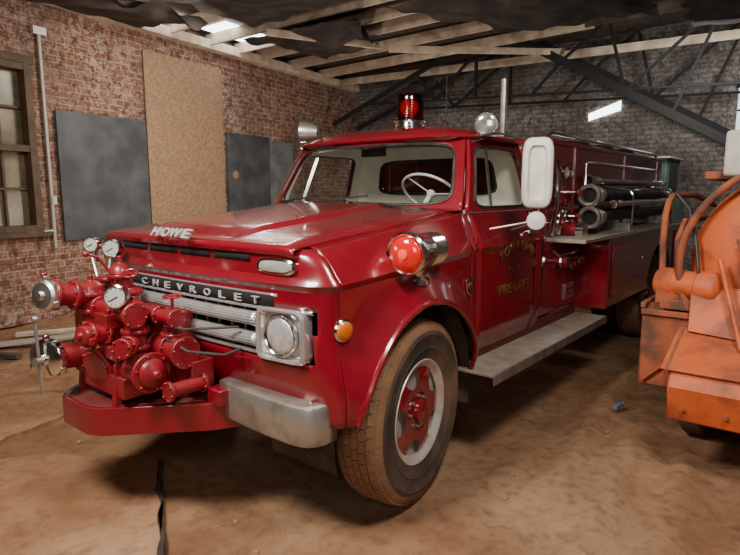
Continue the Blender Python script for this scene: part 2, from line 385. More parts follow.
# greenhouse
def WP(u,v):
    y=lerp(.835,.715,v)*(1-2*u); b=lerp(.135,.10,v)*(1-(2*u-1)**2)
    return Vector((lerp(.63,.86,v)-b,y,lerp(1.495,1.955,v)))
def frame(P,u0,u1,v0,v1,m,n=7,N=64):
    b=MB(); vs=[];fs=[]
    for k in range(5):
        w=k/4
        for i in range(N):
            a=2*pi*i/N; c,s_=math.cos(a),math.sin(a); so=1/max(abs(c),abs(s_)); q=(abs(c)**n+abs(s_)**n)**(-1/n)
            ou,ov=.5+.5*c*so,.5+.5*s_*so; iu,iv=(u0+u1)/2+(u1-u0)/2*c*q,(v0+v1)/2+(v1-v0)/2*s_*q
            vs.append(P(lerp(ou,iu,w),lerp(ov,iv,w)))
    for k in range(4):
        for i in range(N): fs.append((k*N+i,k*N+(i+1)%N,(k+1)*N+(i+1)%N,(k+1)*N+i))
    return b.add(vs,fs,m)
def pane(P,u0,u1,v0,v1,m,n=7,N=64,g=1.0):
    vs=[];fs=[]
    for k in range(6):
        w=(1-k/5*.99)*g
        for i in range(N):
            a=2*pi*i/N; c,s_=math.cos(a),math.sin(a); q=(abs(c)**n+abs(s_)**n)**(-1/n)
            vs.append(P((u0+u1)/2+(u1-u0)/2*c*q*w,(v0+v1)/2+(v1-v0)/2*s_*q*w))
    for k in range(5):
        for i in range(N): fs.append((k*N+i,k*N+(i+1)%N,(k+1)*N+(i+1)%N,(k+1)*N+i))
    return MB().add(vs,fs,m)
def loopline(P,u0,u1,v0,v1,n=7,N=64):
    o=[]
    for i in range(N):
        a=2*pi*i/N; c,s_=math.cos(a),math.sin(a); q=(abs(c)**n+abs(s_)**n)**(-1/n)
        o.append(P((u0+u1)/2+(u1-u0)/2*c*q,(v0+v1)/2+(v1-v0)/2*s_*q))
    return o
W=(.04,.96,.06,.90)
ws=frame(WP,*W,RED).obj('windshield_frame',T,solid=.03)
pane(WP,*W,GLS,g=1.01).obj('windshield',ws,label='curved clear glass')
MB().tube(loopline(WP,*W),.010,BLK,6,True).obj('windshield_gasket',ws)
for sg in(-1,1):
    def SP(u,v,sg=sg,k=0):
        x=lerp(lerp(.65,.875,v),lerp(1.665,1.615,v),u); y=lerp(.855,.725,v)+.012*math.sin(pi*v)-k; return Vector((x,sg*y,lerp(1.485,1.955,v)))
    S=(.085,.85,.05,.86)
    sf=frame(SP,*S,RED).obj('window_frame',T,solid=.03)
    frame(lambda u,v,sg=sg:SP(u,v,sg,.035),*S,TAN).obj('door_lining',sf)
    pane(SP,*S,GLS,g=1.01).obj('side_window',sf)
    MB().tube(loopline(SP,*S),.009,BLK,6,True).obj('window_gasket',sf)
    MB().beam(SP(.30,.05),SP(.27,.86),.012,.022,CHR).obj('vent_window_post',sf)
def BP(u,v): return Vector((lerp(1.68,1.62,v),lerp(.86,.72,v)*(2*u-1),lerp(1.485,1.955,v)))
B_=(.16,.84,.22,.78)
bf=frame(BP,*B_,RED).obj('rear_window_frame',T,solid=.02)
pane(BP,*B_,GLS).obj('rear_window',bf)
frame(lambda u,v:BP(u,v)+Vector((-.04,0,0)),*B_,TAN).obj('cab_lining',bf)
MB().tube(loopline(lambda u,v:BP(u,v)+Vector((-.045,0,0)),*B_),.012,BLK,6,True).obj('rear_window_gasket',bf)
MB().box((1.62,0,1.25),(.02,1.66,.5),TAN).obj('cab_back_lining',T)
vs=[];fs=[];N=72;rg=[0.001,.2,.4,.55,.68,.78,.86,.92,.96,.985,1.0,1.0,.985]
for k,r in enumerate(rg):
    for i in range(N):
        a=2*pi*i/N; c,s_=math.cos(a),math.sin(a); q=(abs(c)**5+abs(s_)**5)**(-1/5)
        z=1.95+.105*max(0,1-r**3.0)**.75
        if k==11: z=1.935
        if k==12: z=1.93
        vs.append(Vector((1.215+.475*c*q*r,.765*s_*q*r,z)))
for k in range(len(rg)-1):
    for i in range(N): fs.append((k*N+i,k*N+(i+1)%N,(k+1)*N+(i+1)%N,(k+1)*N+i))
roof=MB().add(vs,fs,RED).obj('roof',T,solid=.015)
MB().add([Vector((p.x*.96+.05,p.y*.95,1.93+(p.z-1.93)*.7)) for p in vs],fs,TAN).obj('headliner',roof)
MB().tube([Vector((1.215+.485*c*q,.775*s_*q,1.945)) for c,s_,q in [(math.cos(a),math.sin(a),(abs(math.cos(a))**5+abs(math.sin(a))**5)**(-.2)) for a in [2*pi*i/64 for i in range(64)]]],.010,RED,6,True).obj('drip_rail',roof)
MB().tube([(1.30,-.30,2.04),(1.30,-.30,2.42)],.004,BLK,6).cyl((1.30,-.30,2.03),(1.30,-.30,2.06),.015,CHR,12).obj('roof_antenna',T)
# interior
MB().box((1.42,0,1.10),(.42,1.5,.16),BLK).box((1.58,0,1.28),(.10,1.5,.40),BLK,ry=.12).obj('bench_seat',T,bevel=.03)
MB().grid(lambda u,v:Vector((lerp(.60,.86,u)-.12*(1-(2*v-1)**2)*(1-u),lerp(-.8,.8,v),1.50-.06*u*u)),4,12,DRED).box((.87,0,1.36),(.03,1.6,.18),DRED).obj('dashboard',T)
c=Vector((.96,-.40,1.59)); ax,e1,e2=fr((.62,0,.78))
swh=MB().tube([c+e1*.205*math.cos(2*pi*i/40)+e2*.205*math.sin(2*pi*i/40) for i in range(40)],.009,WHT,8,True)
for a in(0,2.1,4.2): swh.beam(c,c+e1*.2*math.cos(a)+e2*.2*math.sin(a),.014,.008,WHT)
swh.sphere(c,.030,WHT).cyl(c,(.72,-.40,1.36),.018,WHT)
swh.obj('steering_wheel',T)
MB().box((.90,.05,1.88),(.02,.22,.06),BLK).obj('rear_view_mirror',T,bevel=.008)
def wipe(u0,u1,v1):
    p0=WP(u0,-.02)+Vector((-.03,0,.01)); p1=WP(u1,v1)+Vector((-.022,0,0))
    MB().cyl(p0-Vector((0,0,.02)),p0+Vector((0,0,.02)),.016,SIL).tube([p0,p1],.006,SIL,6).beam(WP(u1-.13,v1-.02)+Vector((-.018,0,0)),WP(u1+.10,v1+.05)+Vector((-.018,0,0)),.008,.014,BLK).obj('windshield_wiper',T)
wipe(.30,.20,.10); wipe(.64,.52,.13)
# beacon
bc=MB().lathe([(.130,0),(.130,.012),(.108,.022),(.106,.050),(.116,.057),(.116,.068)],(1.24,-.02,2.052),(0,0,1),CHR,32).obj('beacon_light',T,label='red ribbed beacon on a chrome base')
pr=[]
for k in range(9): pr+=[(.104,.0175*k),(.100,.0175*k+.008)]
pr+=[(.102,.165),(.096,.185),(.075,.198),(.04,.204),(.001,.205)]
MB().lathe(pr,(1.24,-.02,2.118),(0,0,1),glassmat('red_dome',(.45,.012,.012),.14,.12),36,False,False).cyl((1.24,-.02,2.12),(1.24,-.02,2.30),.022,CHR).lathe([(.06,-.05),(.068,0),(.05,.02)],(1.235,-.02,2.22),(-.8,-.5,.1),mat('bulb_red',(.8,.03,.02),.3,emit=.25),24).obj('beacon_dome',bc)
ax=Vector((-.9,-.35,-.05)).normalized(); c=Vector((.96,-.80,2.02))
sp_=MB().lathe([(.01,-.11),(.045,-.10),(.065,-.05),(.074,0),(.077,.008),(.072,.014)],c,ax,CHR,32).tube([c-ax*.05,c-ax*.05+Vector((0,.02,-.08)),Vector((.90,-.735,1.92))],.012,CHR).obj('spotlight',T,label='round chrome spotlight on the roof edge')
MB().sphere(c+ax*.01,.068,mat('spot_lens',(.32,.30,.28),.1,.6,(.6,.58,.55),20,coat=1),ax,.22,28,0,90).obj('spotlight_lens',sp_)
ax=Vector((-.5,.85,.05)).normalized(); c=Vector((.88,.74,2.065))
MB().lathe([(.01,-.13),(.05,-.12),(.07,-.06),(.08,0),(.08,.016)],c,ax,SIL,24).tube([c-ax*.05,Vector((.90,.72,1.92))],.012,CHR).obj('spotlight',T)
# siren light
c=Vector((-.16,-1.0,1.315)); ax=Vector((-1,-.16,.0)).normalized()
pr=[(.02,-.36),(.05,-.355),(.072,-.335),(.082,-.30)]
for k in range(6): pr+=[(.086,-.295+.022*k),(.078,-.287+.022*k),(.086,-.277+.022*k)]
pr+=[(.088,-.15),(.090,-.10),(.098,-.06),(.103,-.02),(.105,0),(.105,.02),(.095,.032),(.084,.022)]
si=MB().lathe(pr,c,ax,CHR,40).cyl(c-ax*.18+Vector((0,.02,-.05)),c-ax*.18+Vector((0,.05,-.15)),.04,CHR).lathe([(.085,0),(.08,.02),(.045,.03)],c-ax*.18+Vector((0,.055,-.155)),(0,-.2,1),CHR).obj('siren_light',T,label='chrome siren with a red warning light')
MB().sphere(c+ax*.015,.083,RLENS,ax,.42,32,0,90).obj('red_lens',si)
MB().lathe([(.022,0),(.023,.006),(.018,.008)],c+ax*.048,ax,mat('bright_red_core',(.95,.05,.02),.3,emit=.5),24).obj('lens_core',si)
# mirror
c=Vector((.86,-1.19,1.71))
def mo(hw,hh,d,zo=0):
    n=5; o=[]
    ux=Vector((.35,-.94,0)).normalized(); nn=Vector((-.94,-.35,0))
    for k in range(40):
        a=2*pi*k/40; cc,s_=math.cos(a),math.sin(a); q=(abs(cc)**n+abs(s_)**n)**(-1/n)
        o.append(c+ux*cc*q*hw+Vector((0,0,s_*q*hh+zo))+nn*d)
    return o
mi=loops([mo(.075,.185,-.03),mo(.086,.20,-.02),mo(.088,.202,.0),mo(.083,.195,.02),mo(.07,.18,.03),mo(.052,.155,.03),mo(.045,.145,.012),mo(.02,.05,.01),mo(.001,.002,.01)],WHT).obj('side_mirror',T,label='large white rounded door mirror')
loops([mo(.075,.185,-.031),mo(.001,.002,-.031)],CHR).obj('mirror_glass',mi)
c2=c+Vector((.01,0,-.275)); MB().lathe([(.03,-.03),(.05,-.015),(.055,0),(.05,.008),(.001,.015)],c2,(-.94,-.35,0),WHT,28,True,False).obj('convex_mirror',mi)
MB().tube([(.80,-.93,1.38),(.84,-1.12,1.42),(.88,-1.20,1.44),(.885,-1.20,1.5),(.885,-1.20,1.90)],.007,SIL,8).tube([(1.10,-.93,1.36),(.88,-1.20,1.43)],.006,SIL,8).tube([(.885,-1.20,1.88),(.9,-.9,1.96),(.95,-.765,1.95)],.006,BLK,8).obj('mirror_arm',mi)
# door lettering
def yd(x,z): return -sidey(x,z)-.004
text('door_lettering','TOWNSHIP',(1.20,-.940,1.185),(1,0,0),(0,0,1),.54,.06,GOLD,T,.002,arc=.07,off=0)
text('door_lettering','NO.1',(1.20,yd(1.2,1.08),1.095),(1,0,0),(0,0,1),.15,.05,GOLD,T,.002,off=0)
text('door_lettering','FIRE DEPT',(1.20,yd(1.2,.96)-.002,.975),(1,0,0),(0,0,1),.46,.065,GOLD,T,.002,off=0)
MB().prism([(.53,-sidey(.53,1.07)-.002,1.10),(.58,-sidey(.58,1.07)-.004,1.115),(.63,-sidey(.6,1.07)-.002,1.10),(.62,-sidey(.6,1.07)-.002,1.03),(.58,-sidey(.58,1.04)-.004,1.00),(.54,-sidey(.54,1.04)-.002,1.03)],(0,-.012,0),CHR).obj('fender_badge',T,bevel=.003)
text('badge_number','60',(.58,-sidey(.58,1.06)-.018,1.06),(1,0,0),(0,0,1),.06,.045,DRED,T,.002)
# bumper
def bump(sg):
    path=[(-.735,-.30),(-.745,-.36),(-.755,-.50),(-.762,-.65),(-.76,-.80),(-.752,-.86),(-.735,-.90),(-.705,-.925),(-.66,-.94),(-.60,-.945)]
    pr=[(.09,.520),(.03,.520),(.012,.522),(.004,.527),(0,.537),(-.004,.60),(-.004,.64),(0,.688),(.004,.698),(.012,.703),(.03,.705),(.12,.705)]
    R=[]
    for i,(x,y) in enumerate(path):
        a=Vector(path[max(0,i-1)]);b=Vector(path[min(len(path)-1,i+1)]); t=(b-a).normalized(); nn=Vector((-t.y,t.x))
        if nn.x>0 : nn=-nn
        R.append([Vector((x-nn.x*o,sg*-1*(y-nn.y*o),z)) for o,z in pr])
    MB().rows(R,SIL).box((-.68,sg*.5,.60),(.12,.08,.10),UND).obj('front_bumper',T,solid=.006,angle=28,label='silver squared steel bumper section')
bump(-1);bump(1)
# wheels
def wheel(c,out,name='wheel',dual=False,R0=.479,rim=CREAM,red=RED):
    c=Vector(c); ax,e1,e2=fr(out)
    w=MB().lathe([(.262,-.11),(.270,.084),(.278,.096),(.272,.106),(.262,.103),(.252,.092),(.240,.084),(.228,.076)],c,ax,rim,48,False,False)
    w.lathe([(.245,.062),(.20,.058),(.02,.055)],c,ax,rim,48,False,True)
    NA=150; rr_=[.234,.229,.224,.217,.21,.202,.194,.186,.178,.170,.162,.154,.146,.138,.13,.12,.11,.10]
    vs=[];fs=[]
    for r in rr_:
        h=.080+.012*math.sin(pi*cl((.234-r)/.16))
        for k in range(NA):
            t=2*pi*k/NA; vs.append(c+ax*h+e1*r*math.cos(t)+e2*r*math.sin(t))
    def hole(r,t):
        k=round(t/(2*pi/5)); d=t-k*2*pi/5; return abs((r-.198)/.050)**2.2+abs(d*r/(.062*(r/.19)))**2.2<1
    for i in range(len(rr_)-1):
        for k in range(NA):
            if hole((rr_[i]+rr_[i+1])/2,2*pi*(k+.5)/NA): continue
            k2=(k+1)%NA; fs.append((i*NA+k,i*NA+k2,(i+1)*NA+k2,(i+1)*NA+k))
    w.add(vs,fs,red)
    ob=w.obj(name,T,bevel=0,label='silver wheel rim with red five-spoke centre')
    h=MB().lathe([(.104,.068),(.100,.080),(.07,.084),(.062,.086),(.058,.112),(.045,.120),(.001,.122)],c,ax,red,32,False,False)
    for k in range(8):
        a=2*pi*k/8; q=c+ax*.078+e1*.083*math.cos(a)+e2*.083*math.sin(a); h.cyl(q,q+ax*.014,.009,SIL,6)
    h.obj('wheel_hub',ob)
    t=MB().lathe([(.262,.095),(.285,.105),(.33,.120),(.335,.123),(.34,.120),(.40,.125),(.405,.128),(.41,.125),(.425,.122)],c,ax,TIRE,64,False,False)
    t.lathe([(.425,.122),(.450,.114),(.466,.104),(.472,.095),(.472,-.095),(.466,-.104),(.450,-.114),(.430,-.121)],c,ax,TREAD,64,False,False)
    t.lathe([(.262,-.095),(.285,-.105),(.34,-.120),(.41,-.125),(.430,-.121)],c,ax,TIRE,64,False,False)
    NN=52
    for k in range(NN):
        a=2*pi*k/NN
        for (h0,h1,da,wd) in((.106,.066,.0,.050),(-.066,-.106,.03,.050),(.058,.022,.04,.053),(-.022,-.058,.0,.053),(.017,-.017,.02,.054)):
            vs=[]
            for r in(.464,R0):
                for hh_,aa in((h0,a+da),(h1,a+da+.018)):
                    rq=r-(.010 if (abs(hh_)>.1) else 0)
                    for s_ in(-1,1):
                        an=aa+s_*wd/.485/2; vs.append(c+ax*hh_+e1*rq*math.cos(an)+e2*rq*math.sin(an))
            t.add(vs,[(0,1,3,2),(4,6,7,5),(0,4,5,1),(2,3,7,6),(0,2,6,4),(1,5,7,3)],TREAD)
    t.obj('tire',ob)
    if dual:
        MB().lathe([(.262,-.15),(.34,-.135),(.44,-.14),(.470,-.17),(.479,-.18),(.479,-.33),(.47,-.35),(.44,-.38),(.262,-.36)],c,ax,TIRE,48).obj('inner_tire',ob)
    return ob
th=math.radians(7)
RW=4.5
DC=mat('shaded_rear_rim',(.10,.07,.055),.7)  # rim colour darkened to paint in the shade around the rear wheels
wheel((0,-.875,.479),(math.sin(th),-math.cos(th),0))
wheel((0,.875,.479),(-math.sin(th),math.cos(th),0))
wheel((RW,-.90,.479),(0,-1,0),dual=True,rim=DC,red=DRED)
wheel((RW,.90,.479),(0,1,0),dual=True,rim=DC,red=DRED)
# chassis
ch=MB()
for sg in(-1,1): ch.box((2.45,sg*.42,.68),(6.2,.08,.2),UND)
ch.cyl((0,-.8,.47),(0,.8,.47),.05,UND).cyl((RW,-.9,.485),(RW,.9,.485),.07,UND).sphere((RW,0,.485),.2,UND)
for x in(-.5,.9,2.6,3.4,5.4): ch.box((x,0,.68),(.08,.8,.14),UND)
for sg in(-1,1): ch.box((0,sg*.5,.55),(1.1,.07,.06),UND); ch.cyl((.05,sg*.62,.55),(.2,sg*.6,.95),.03,RED)
ch.box((.1,0,.95),(.9,.7,.6),UND)
ch.obj('chassis',T)
for sg in(-1,1):
    rb=MB().box((1.56,sg*.985,.558),(2.06,.28,.016),STEP).box((1.56,sg*1.122,.538),(2.06,.012,.06),SIL).box((1.56,sg*.86,.60),(2.0,.012,.09),DRED)
    for x in(.8,1.6,2.4): rb.box((x,sg*.72,.53),(.06,.4,.05),UND)
    rb.obj('running_board',T,label='dusty worn metal running board',bevel=.003)
# body behind cab
pb=MB().box((2.17,0,.94),(.86,1.70,.58),RED).obj('pump_compartment',T,bevel=.01)
MB().box((2.40,-.857,.78),(.20,.012,.13),ALU).box((2.40,-.866,.80),(.15,.006,.012),DRED).box((2.40,-.866,.76),(.15,.006,.012),DRED).obj('data_plate',pb,bevel=.002)
for x,z,r in((2.05,1.06,.045),(2.28,1.02,.045),(2.47,1.05,.045)):
    MB().cyl((x,-.85,z),(x,-.91,z),r*.7,RED2).cyl((x,-.91,z),(x,-.93,z),r,CHR,8).cyl((x,-.93,z),(x,-.96,z),r*.85,RED2).obj('hose_outlet',pb,bevel=.003)
MB().tube([(1.9,-.90,1.16),(1.95,-.93,1.12),(2.3,-.93,1.12),(2.5,-.90,1.15)],.010,CHR).obj('grab_rail',pb)
for sg in(-1,1):
    stx=sorted(set([round(q,4) for q in xs(2.6,RW-.56,3)+[RW-.56*math.cos(pi*i/20) for i in range(21)]+xs(RW+.56,5.8,3)]))
    def lowp(x):
        d=abs(x-RW); zb=.62 if d>=.547 else max(.62,.5+math.sqrt(.56**2-d*d)); return [Vector((x,sg*1.10,lerp(1.22,zb,k/5))) for k in range(6)]
    bs=MB().rows([lowp(x) for x in stx],RED).box((2.605,sg*.86,.92),(.01,.49,.60),RED).box((3.12,sg*.84,.63),(1.0,.5,.01),RED).box((5.79,sg*.84,.92),(.01,.5,.60),RED).obj('side_body',T)
    MB().rows([[Vector((RW+.57*math.cos(a),sg*y,.5+.57*math.sin(a))) for y in(.55,1.09)] for a in [pi*i/16 for i in range(17)]],UND).obj('rear_wheel_housing',T)
    for x,wd_ in((3.22,1.0),(5.42,.6)): MB().box((x,sg*1.106,.93),(wd_,.016,.46),RED).obj('compartment_door',bs,bevel=.006)
    MB().box((3.60,sg*1.125,.95),(.03,.03,.1),CHR).obj('compartment_latch',bs,bevel=.005)
    MB().box((3.87,sg*.945,1.235),(3.86,.37,.03),STEP).obj('side_deck',T,bevel=.005,label='worn metal side deck')
    MB().tube([(x,sg*1.125,1.235) for x in(1.95,3,4.5,5.8)],.014,CHR,8).obj('deck_trim',T)
tank=MB().box((3.85,0,1.62),(3.8,1.56,.80),RED).obj('water_tank_body',T,bevel=.03,seg=3)
rb=MB()
for x in(2.62,4.1,5.5): rb.box((x,0,1.62),(.05,1.585,.76),RED)
rb.box((3.85,0,1.99),(3.82,1.59,.03),RED)
rb.obj('body_rib',tank,bevel=.004)
MB().box((1.96,0,1.61),(.03,1.60,.76),DRED).obj('tank_end_panel',tank,bevel=.004)
for sg in(-1,1):
    MB().tube([(2.1,sg*.74,2.0),(2.12,sg*.74,2.05),(2.2,sg*.74,2.065)]+[(x,sg*.74,2.065) for x in(3.5,4.5,5.4)]+[(5.55,sg*.74,2.05),(5.58,sg*.74,2.0)],.013,CHR,8).obj('top_rail',tank)
MB().tube([(1.80,-.5,1.3),(1.80,-.5,2.45)],.024,SIL,10).tube([(1.80,-.5,2.05),(1.95,-.5,2.05)],.018,SIL).obj('standpipe',T)
MB().box((1.86,0,1.62),(.10,1.2,.6),DRED).cyl((1.84,-.62,1.35),(1.84,-.62,1.80),.045,RED2).cyl((1.84,-.62,1.6),(1.84,-.76,1.6),.04,RED2).tube([(2.05,-.82,1.26),(2.05,-.86,1.5),(2.05,-.86,1.75),(2.12,-.80,1.85)],.022,CHR).tube([(2.2,-.82,1.26),(2.2,-.85,1.45),(2.3,-.85,1.5),(2.5,-.8,1.5)],.018,CHR).obj('pump_piping',T,bevel=.006)
for x,z,r in((2.20,1.76,.055),(2.36,1.76,.055),(2.50,1.76,.040)):
    g=MB().lathe([(r,0),(r*1.05,.02),(r*.9,.026),(r*.88,.016),(.001,.014)],(x,-.782,z),(0,-1,0),CHR,24).cyl((x,-.797,z),(x,-.800,z),r*.86,WFACE,24).obj('panel_gauge',T)
for x,z in((2.48,1.60),(2.48,1.40),(2.36,1.36),(2.15,1.36)):
    MB().cyl((x,-.78,z),(x,-.86,z),.014,CHR,10).sphere((x,-.87,z),.026,RED2,n=12).obj('panel_valve',T)
MB().cyl((2.30,-.78,1.30),(2.30,-.98,1.30),.05,RED2).cyl((2.30,-.94,1.30),(2.30,-1.0,1.30),.065,CHR).obj('panel_outlet',T)
MB().tube([(2.66,-.80,1.30),(2.66,-.86,1.32),(2.66,-.86,1.84),(2.66,-.80,1.86)],.012,CHR,8).obj('tank_handrail',T)
MB().tube([(2.9,-.79,1.86),(2.92,-.84,1.86),(5.2,-.84,1.86),(5.22,-.79,1.86)],.012,CHR,8).obj('tank_handrail',T)
BRS=mat('dull_brass',(.66,.60,.52),.28,.85,(.40,.32,.23),12,.5,.75,bump=.1)
for y,z,x0,rr_ in((-.93,1.575,2.66,1.0),(-.96,1.39,2.60,1.0),(-.82,1.70,2.95,.6)):
    pr=[(.042*rr_,0)]; n=80; L=2.55
    for i in range(n): pr+= [((.045+(.004 if i%2 else 0))*rr_,.05+L*i/n)]
    ob=MB().lathe(pr,(x0,y,z),(1,0,0),BLK if rr_>.7 else SIL,20).obj('suction_hose',T,label='ribbed hard suction hose')
    MB().lathe([(.060*rr_,-.04),(.066*rr_,-.11),(.082*rr_,-.125),(.094*rr_,-.115),(.096*rr_,-.07),(.070*rr_,-.05),(.060*rr_,.03),(.074*rr_,.04),(.074*rr_,.12),(.052*rr_,.14),(.050*rr_,.22),(.044*rr_,.23)],(x0,y,z),(1,0,0),BRS,28,True,False).cyl((x0-.062,y,z),(x0-.060,y,z),.060*rr_,VOID).obj('hose_coupling',ob)
    MB().lathe([(.064*rr_,0),(.075*rr_,.02),(.08*rr_,.10),(.03*rr_,.11)],(x0+L+.04,y,z),(1,0,0),CHR,20).obj('hose_end',ob)
for y,z in((-.84,1.49),(-1.04,1.50),(-.84,1.35)):
    MB().cyl((3.05,y,z),(5.2,y,z),.022,ALU,14).lathe([(.036,0),(.042,.01),(.036,.03),(.030,.08),(.036,.14),(.03,.18)],(2.88,y,z),(1,0,0),CHR,18).obj('hose_nozzle_tube',T)
for x in(3.3,4.9): MB().tube([(x,-1.09,1.25),(x,-1.09,1.56),(x,-1.06,1.62),(x,-.80,1.66)],.009,CHR,8).box((x,-.90,1.285),(.03,.36,.07),SIL).obj('hose_cradle',T)
for k in range(3):
    x=3.2+.75*k
    MB().tube([(x+ (.09+.035*t/ (2*pi))*math.cos(t)*1.4,-.35+(.09+.035*t/(2*pi))*math.sin(t)*1.4,2.04+.005*k) for t in [i*.35 for i in range(72)]],.03,BLK,8).obj('coiled_hose',T)
MB().box((5.95,0,.66),(.35,2.0,.04),ALU).obj('tailboard',T,bevel=.005)
# ---- front pump
PC=Vector((-.93,.16,.84))
fp=MB()
fp.lathe([(.10,-.13),(.16,-.11),(.19,-.06),(.195,0),(.19,.05),(.15,.09),(.11,.10),(.10,.14)],PC,(-1,0,0),RED2,36)
fp.box((-.82,.10,.86),(.16,.44,.32),RED2).box((-.98,.12,.70),(.24,.40,.10),RED2).box((-1.02,.34,.92),(.13,.13,.16),RED2)
def pipe(p1,p2,r,fl=(0,1),fr_=1.4,n=20,bolts=True):
    p1=Vector(p1);p2=Vector(p2);a=(p2-p1).normalized(); fp.cyl(p1,p2,r,RED2,n)
    ax,e1,e2=fr(a)
    for t in fl:
        q=p1.lerp(p2,t); fp.cyl(q-a*.009,q+a*.009,r*fr_,RED2,n)
        if bolts:
            for k in range(6):
                tt=2*pi*k/6+.3; b=q+(e1*math.cos(tt)+e2*math.sin(tt))*r*(fr_*.85); fp.cyl(b-a*.017,b+a*.017,.007,RED2,6)
pipe((-1.01,-.17,.78),(-1.01,.46,.78),.078,(0,.25,.6,1),1.22,28)
pipe((-.88,-.25,.86),(-.88,.1,.86),.062,(0,.3,.6),1.25,24)
fp.lathe([(.070,0),(.06,.02),(.03,.035),(.018,.04),(.018,.055)],(-1.01,-.18,.78),(0,-1,0),RED2,24)
pipe((-1.00,-.03,.80),(-1.00,-.03,1.06),.048,(.3,.6,.9))
pipe((-1.05,.28,.85),(-1.05,.28,1.12),.054,(.35,.65,.95))
pipe((-.90,.27,1.0),(-.90,.27,1.20),.048,(.25,.9))
pipe((-.86,-.13,.88),(-.86,-.13,1.04),.046,(.3,.95))
pipe((-.94,.10,.95),(-.94,.10,1.14),.042,(.3,.9))
pipe((-.88,.45,.85),(-.88,.45,1.16),.042,(.4,.95))
pipe((-1.03,-.09,1.04),(-1.03,.40,1.04),.044,(0,.3,.62,1))
pipe((-.90,-.22,1.02),(-.90,.05,1.02),.034,(0,.5))
pipe((-1.05,.28,1.10),(-1.22,.28,1.12),.052,(.5,1))
pipe((-1.02,.32,.80),(-1.24,.32,.81),.062,(.4,.95))
pipe((-1.04,.10,.93),(-1.17,.07,.95),.042,(.4,1))
pipe((-1.04,-.08,.91),(-1.12,-.13,.91),.034,(.5,1))
pipe((-.96,.16,.80),(-1.12,.14,.76),.09,(.9,),1.2,28)
pipe((-.98,-.26,.70),(-.80,-.26,.70),.034,(0,1))
fp.lathe([(.060,0),(.056,.025),(.035,.045),(.012,.05),(.012,.07)],(-1.00,-.03,1.05),(0,0,1),RED2,20).lathe([(.066,0),(.060,.035),(.032,.055),(.012,.06),(.012,.09)],(-1.05,.28,1.11),(0,0,1),RED2,20).lathe([(.058,0),(.05,.03),(.03,.05),(.012,.055),(.012,.09)],(-.90,.27,1.19),(0,0,1),RED2,20)
fp.box((-.96,.42,.96),(.12,.10,.14),RED2).box((-1.06,.10,1.0),(.08,.12,.07),RED2).box((-1.08,.02,.86),(.06,.14,.06),RED2).box((-.80,-.20,.74),(.12,.14,.14),RED2)
for x,y in((-1.10,-.0),(-1.10,.34),(-.86,-.10),(-.86,.36)): fp.beam((x,y,.58),(x+.02,y,.76),.035,.035,RED2)
fp.cyl((-.80,.14,.84),(-.6,.14,.84),.035,RED2)
fpo=fp.obj('front_pump',T,bevel=.007,label='red cast-iron pump with valves, pipes and gauges')
pl=[(-.62,-.42),(-.80,-.32),(-1.17,.03),(-1.20,.10),(-1.20,.34),(-1.14,.42),(-.82,.62),(-.62,.72)]
MB().prism([(x,y,.470) for x,y in pl],(0,0,.135),RED).prism([(x*.97-.02,y*.88+.015,.606) for x,y in pl],(0,0,.004),DRED).obj('pump_platform',fpo,bevel=.006)
MB().box((-.78,-.13,.67),(.12,.10,.12),RED).obj('pump_bracket',fpo,bevel=.008)
MB().box((-.74,-.34,.64),(.12,.10,.08),RED).obj('pump_bracket',fpo,bevel=.008)
def cap(c,ax,r,m=ALU,name='hose_cap',lugs=True):
    a,e1,e2=fr(ax); c=Vector(c); b=MB().lathe([(r*.9,-.03),(r,-.02),(r,.01),(r*.85,.022),(r*.3,.028),(r*.28,.04),(.001,.042)],c,a,m,28,True,False)
    if lugs:
        for k in range(3):
            t=2*pi*k/3+.5; d=e1*math.cos(t)+e2*math.sin(t); b.box(c+d*r*1.05,(.025,.025,.03),m)
    return b.obj(name,fpo,bevel=.003)
cap((-1.26,.28,1.125),(-1,-.35,.1),.072)
cap((-1.26,.32,.815),(-1,-.45,0),.096,CHR)
cap((-1.19,.065,.955),(-1,-.3,.1),.046,RED2)
def gauge(c,ax,r):
    a,e1,e2=fr(ax); c=Vector(c)
    g=MB().lathe([(r*.5,-.04),(r*.95,-.035),(r,-.03),(r*1.05,0),(r*1.05,.012),(r*.92,.016),(r*.9,.006)],c,a,CHR,28).cyl(c-a*.03,c-a*.03+Vector((.02,.02,-.10)),.010,SIL,8).obj('pressure_gauge',fpo)
    f=MB().cyl(c+a*.005,c+a*.010,r*.9,WFACE,28); f.beam(c+a*.012-e1*r*.2,c+a*.012+(e1*.7+e2*.5)*r*.8,.004,.003,VOID)
    for k in range(9):
        t=-2.2+4.4*k/8; d=e1*math.cos(t)+e2*math.sin(t); f.beam(c+a*.011+d*r*.7,c+a*.011+d*r*.82,.004,.002,VOID)
    f.obj('gauge_face',fpo)
gauge((-1.08,-.03,1.13),(-.8,-.6,.1),.052)
gauge((-.82,.50,1.30),(-.8,-.6,.1),.048)
gauge((-.88,.60,1.32),(-.8,-.6,.1),.040)
MB().tube([(-.82,.52,1.27),(-.86,.48,1.15),(-.95,.42,1.05)],.008,SIL,8).tube([(-.88,.62,1.28),(-.9,.5,1.1)],.008,SIL,8).obj('gauge_pipe',fpo)
a_=Vector((-1,-.45,0)).normalized(); q=Vector((-1.26,.32,.815))+a_*.05
MB().beam(q+Vector((0,.01,.20)),q+Vector((0,-.01,-.16)),.016,.010,SIL).cyl(q-a_*.02,q+a_*.02,.018,SIL).cyl(q+Vector((-.01,.01,.20)),q+Vector((.01,.01,.20)),.016,SIL,12).obj('valve_handle',fpo)
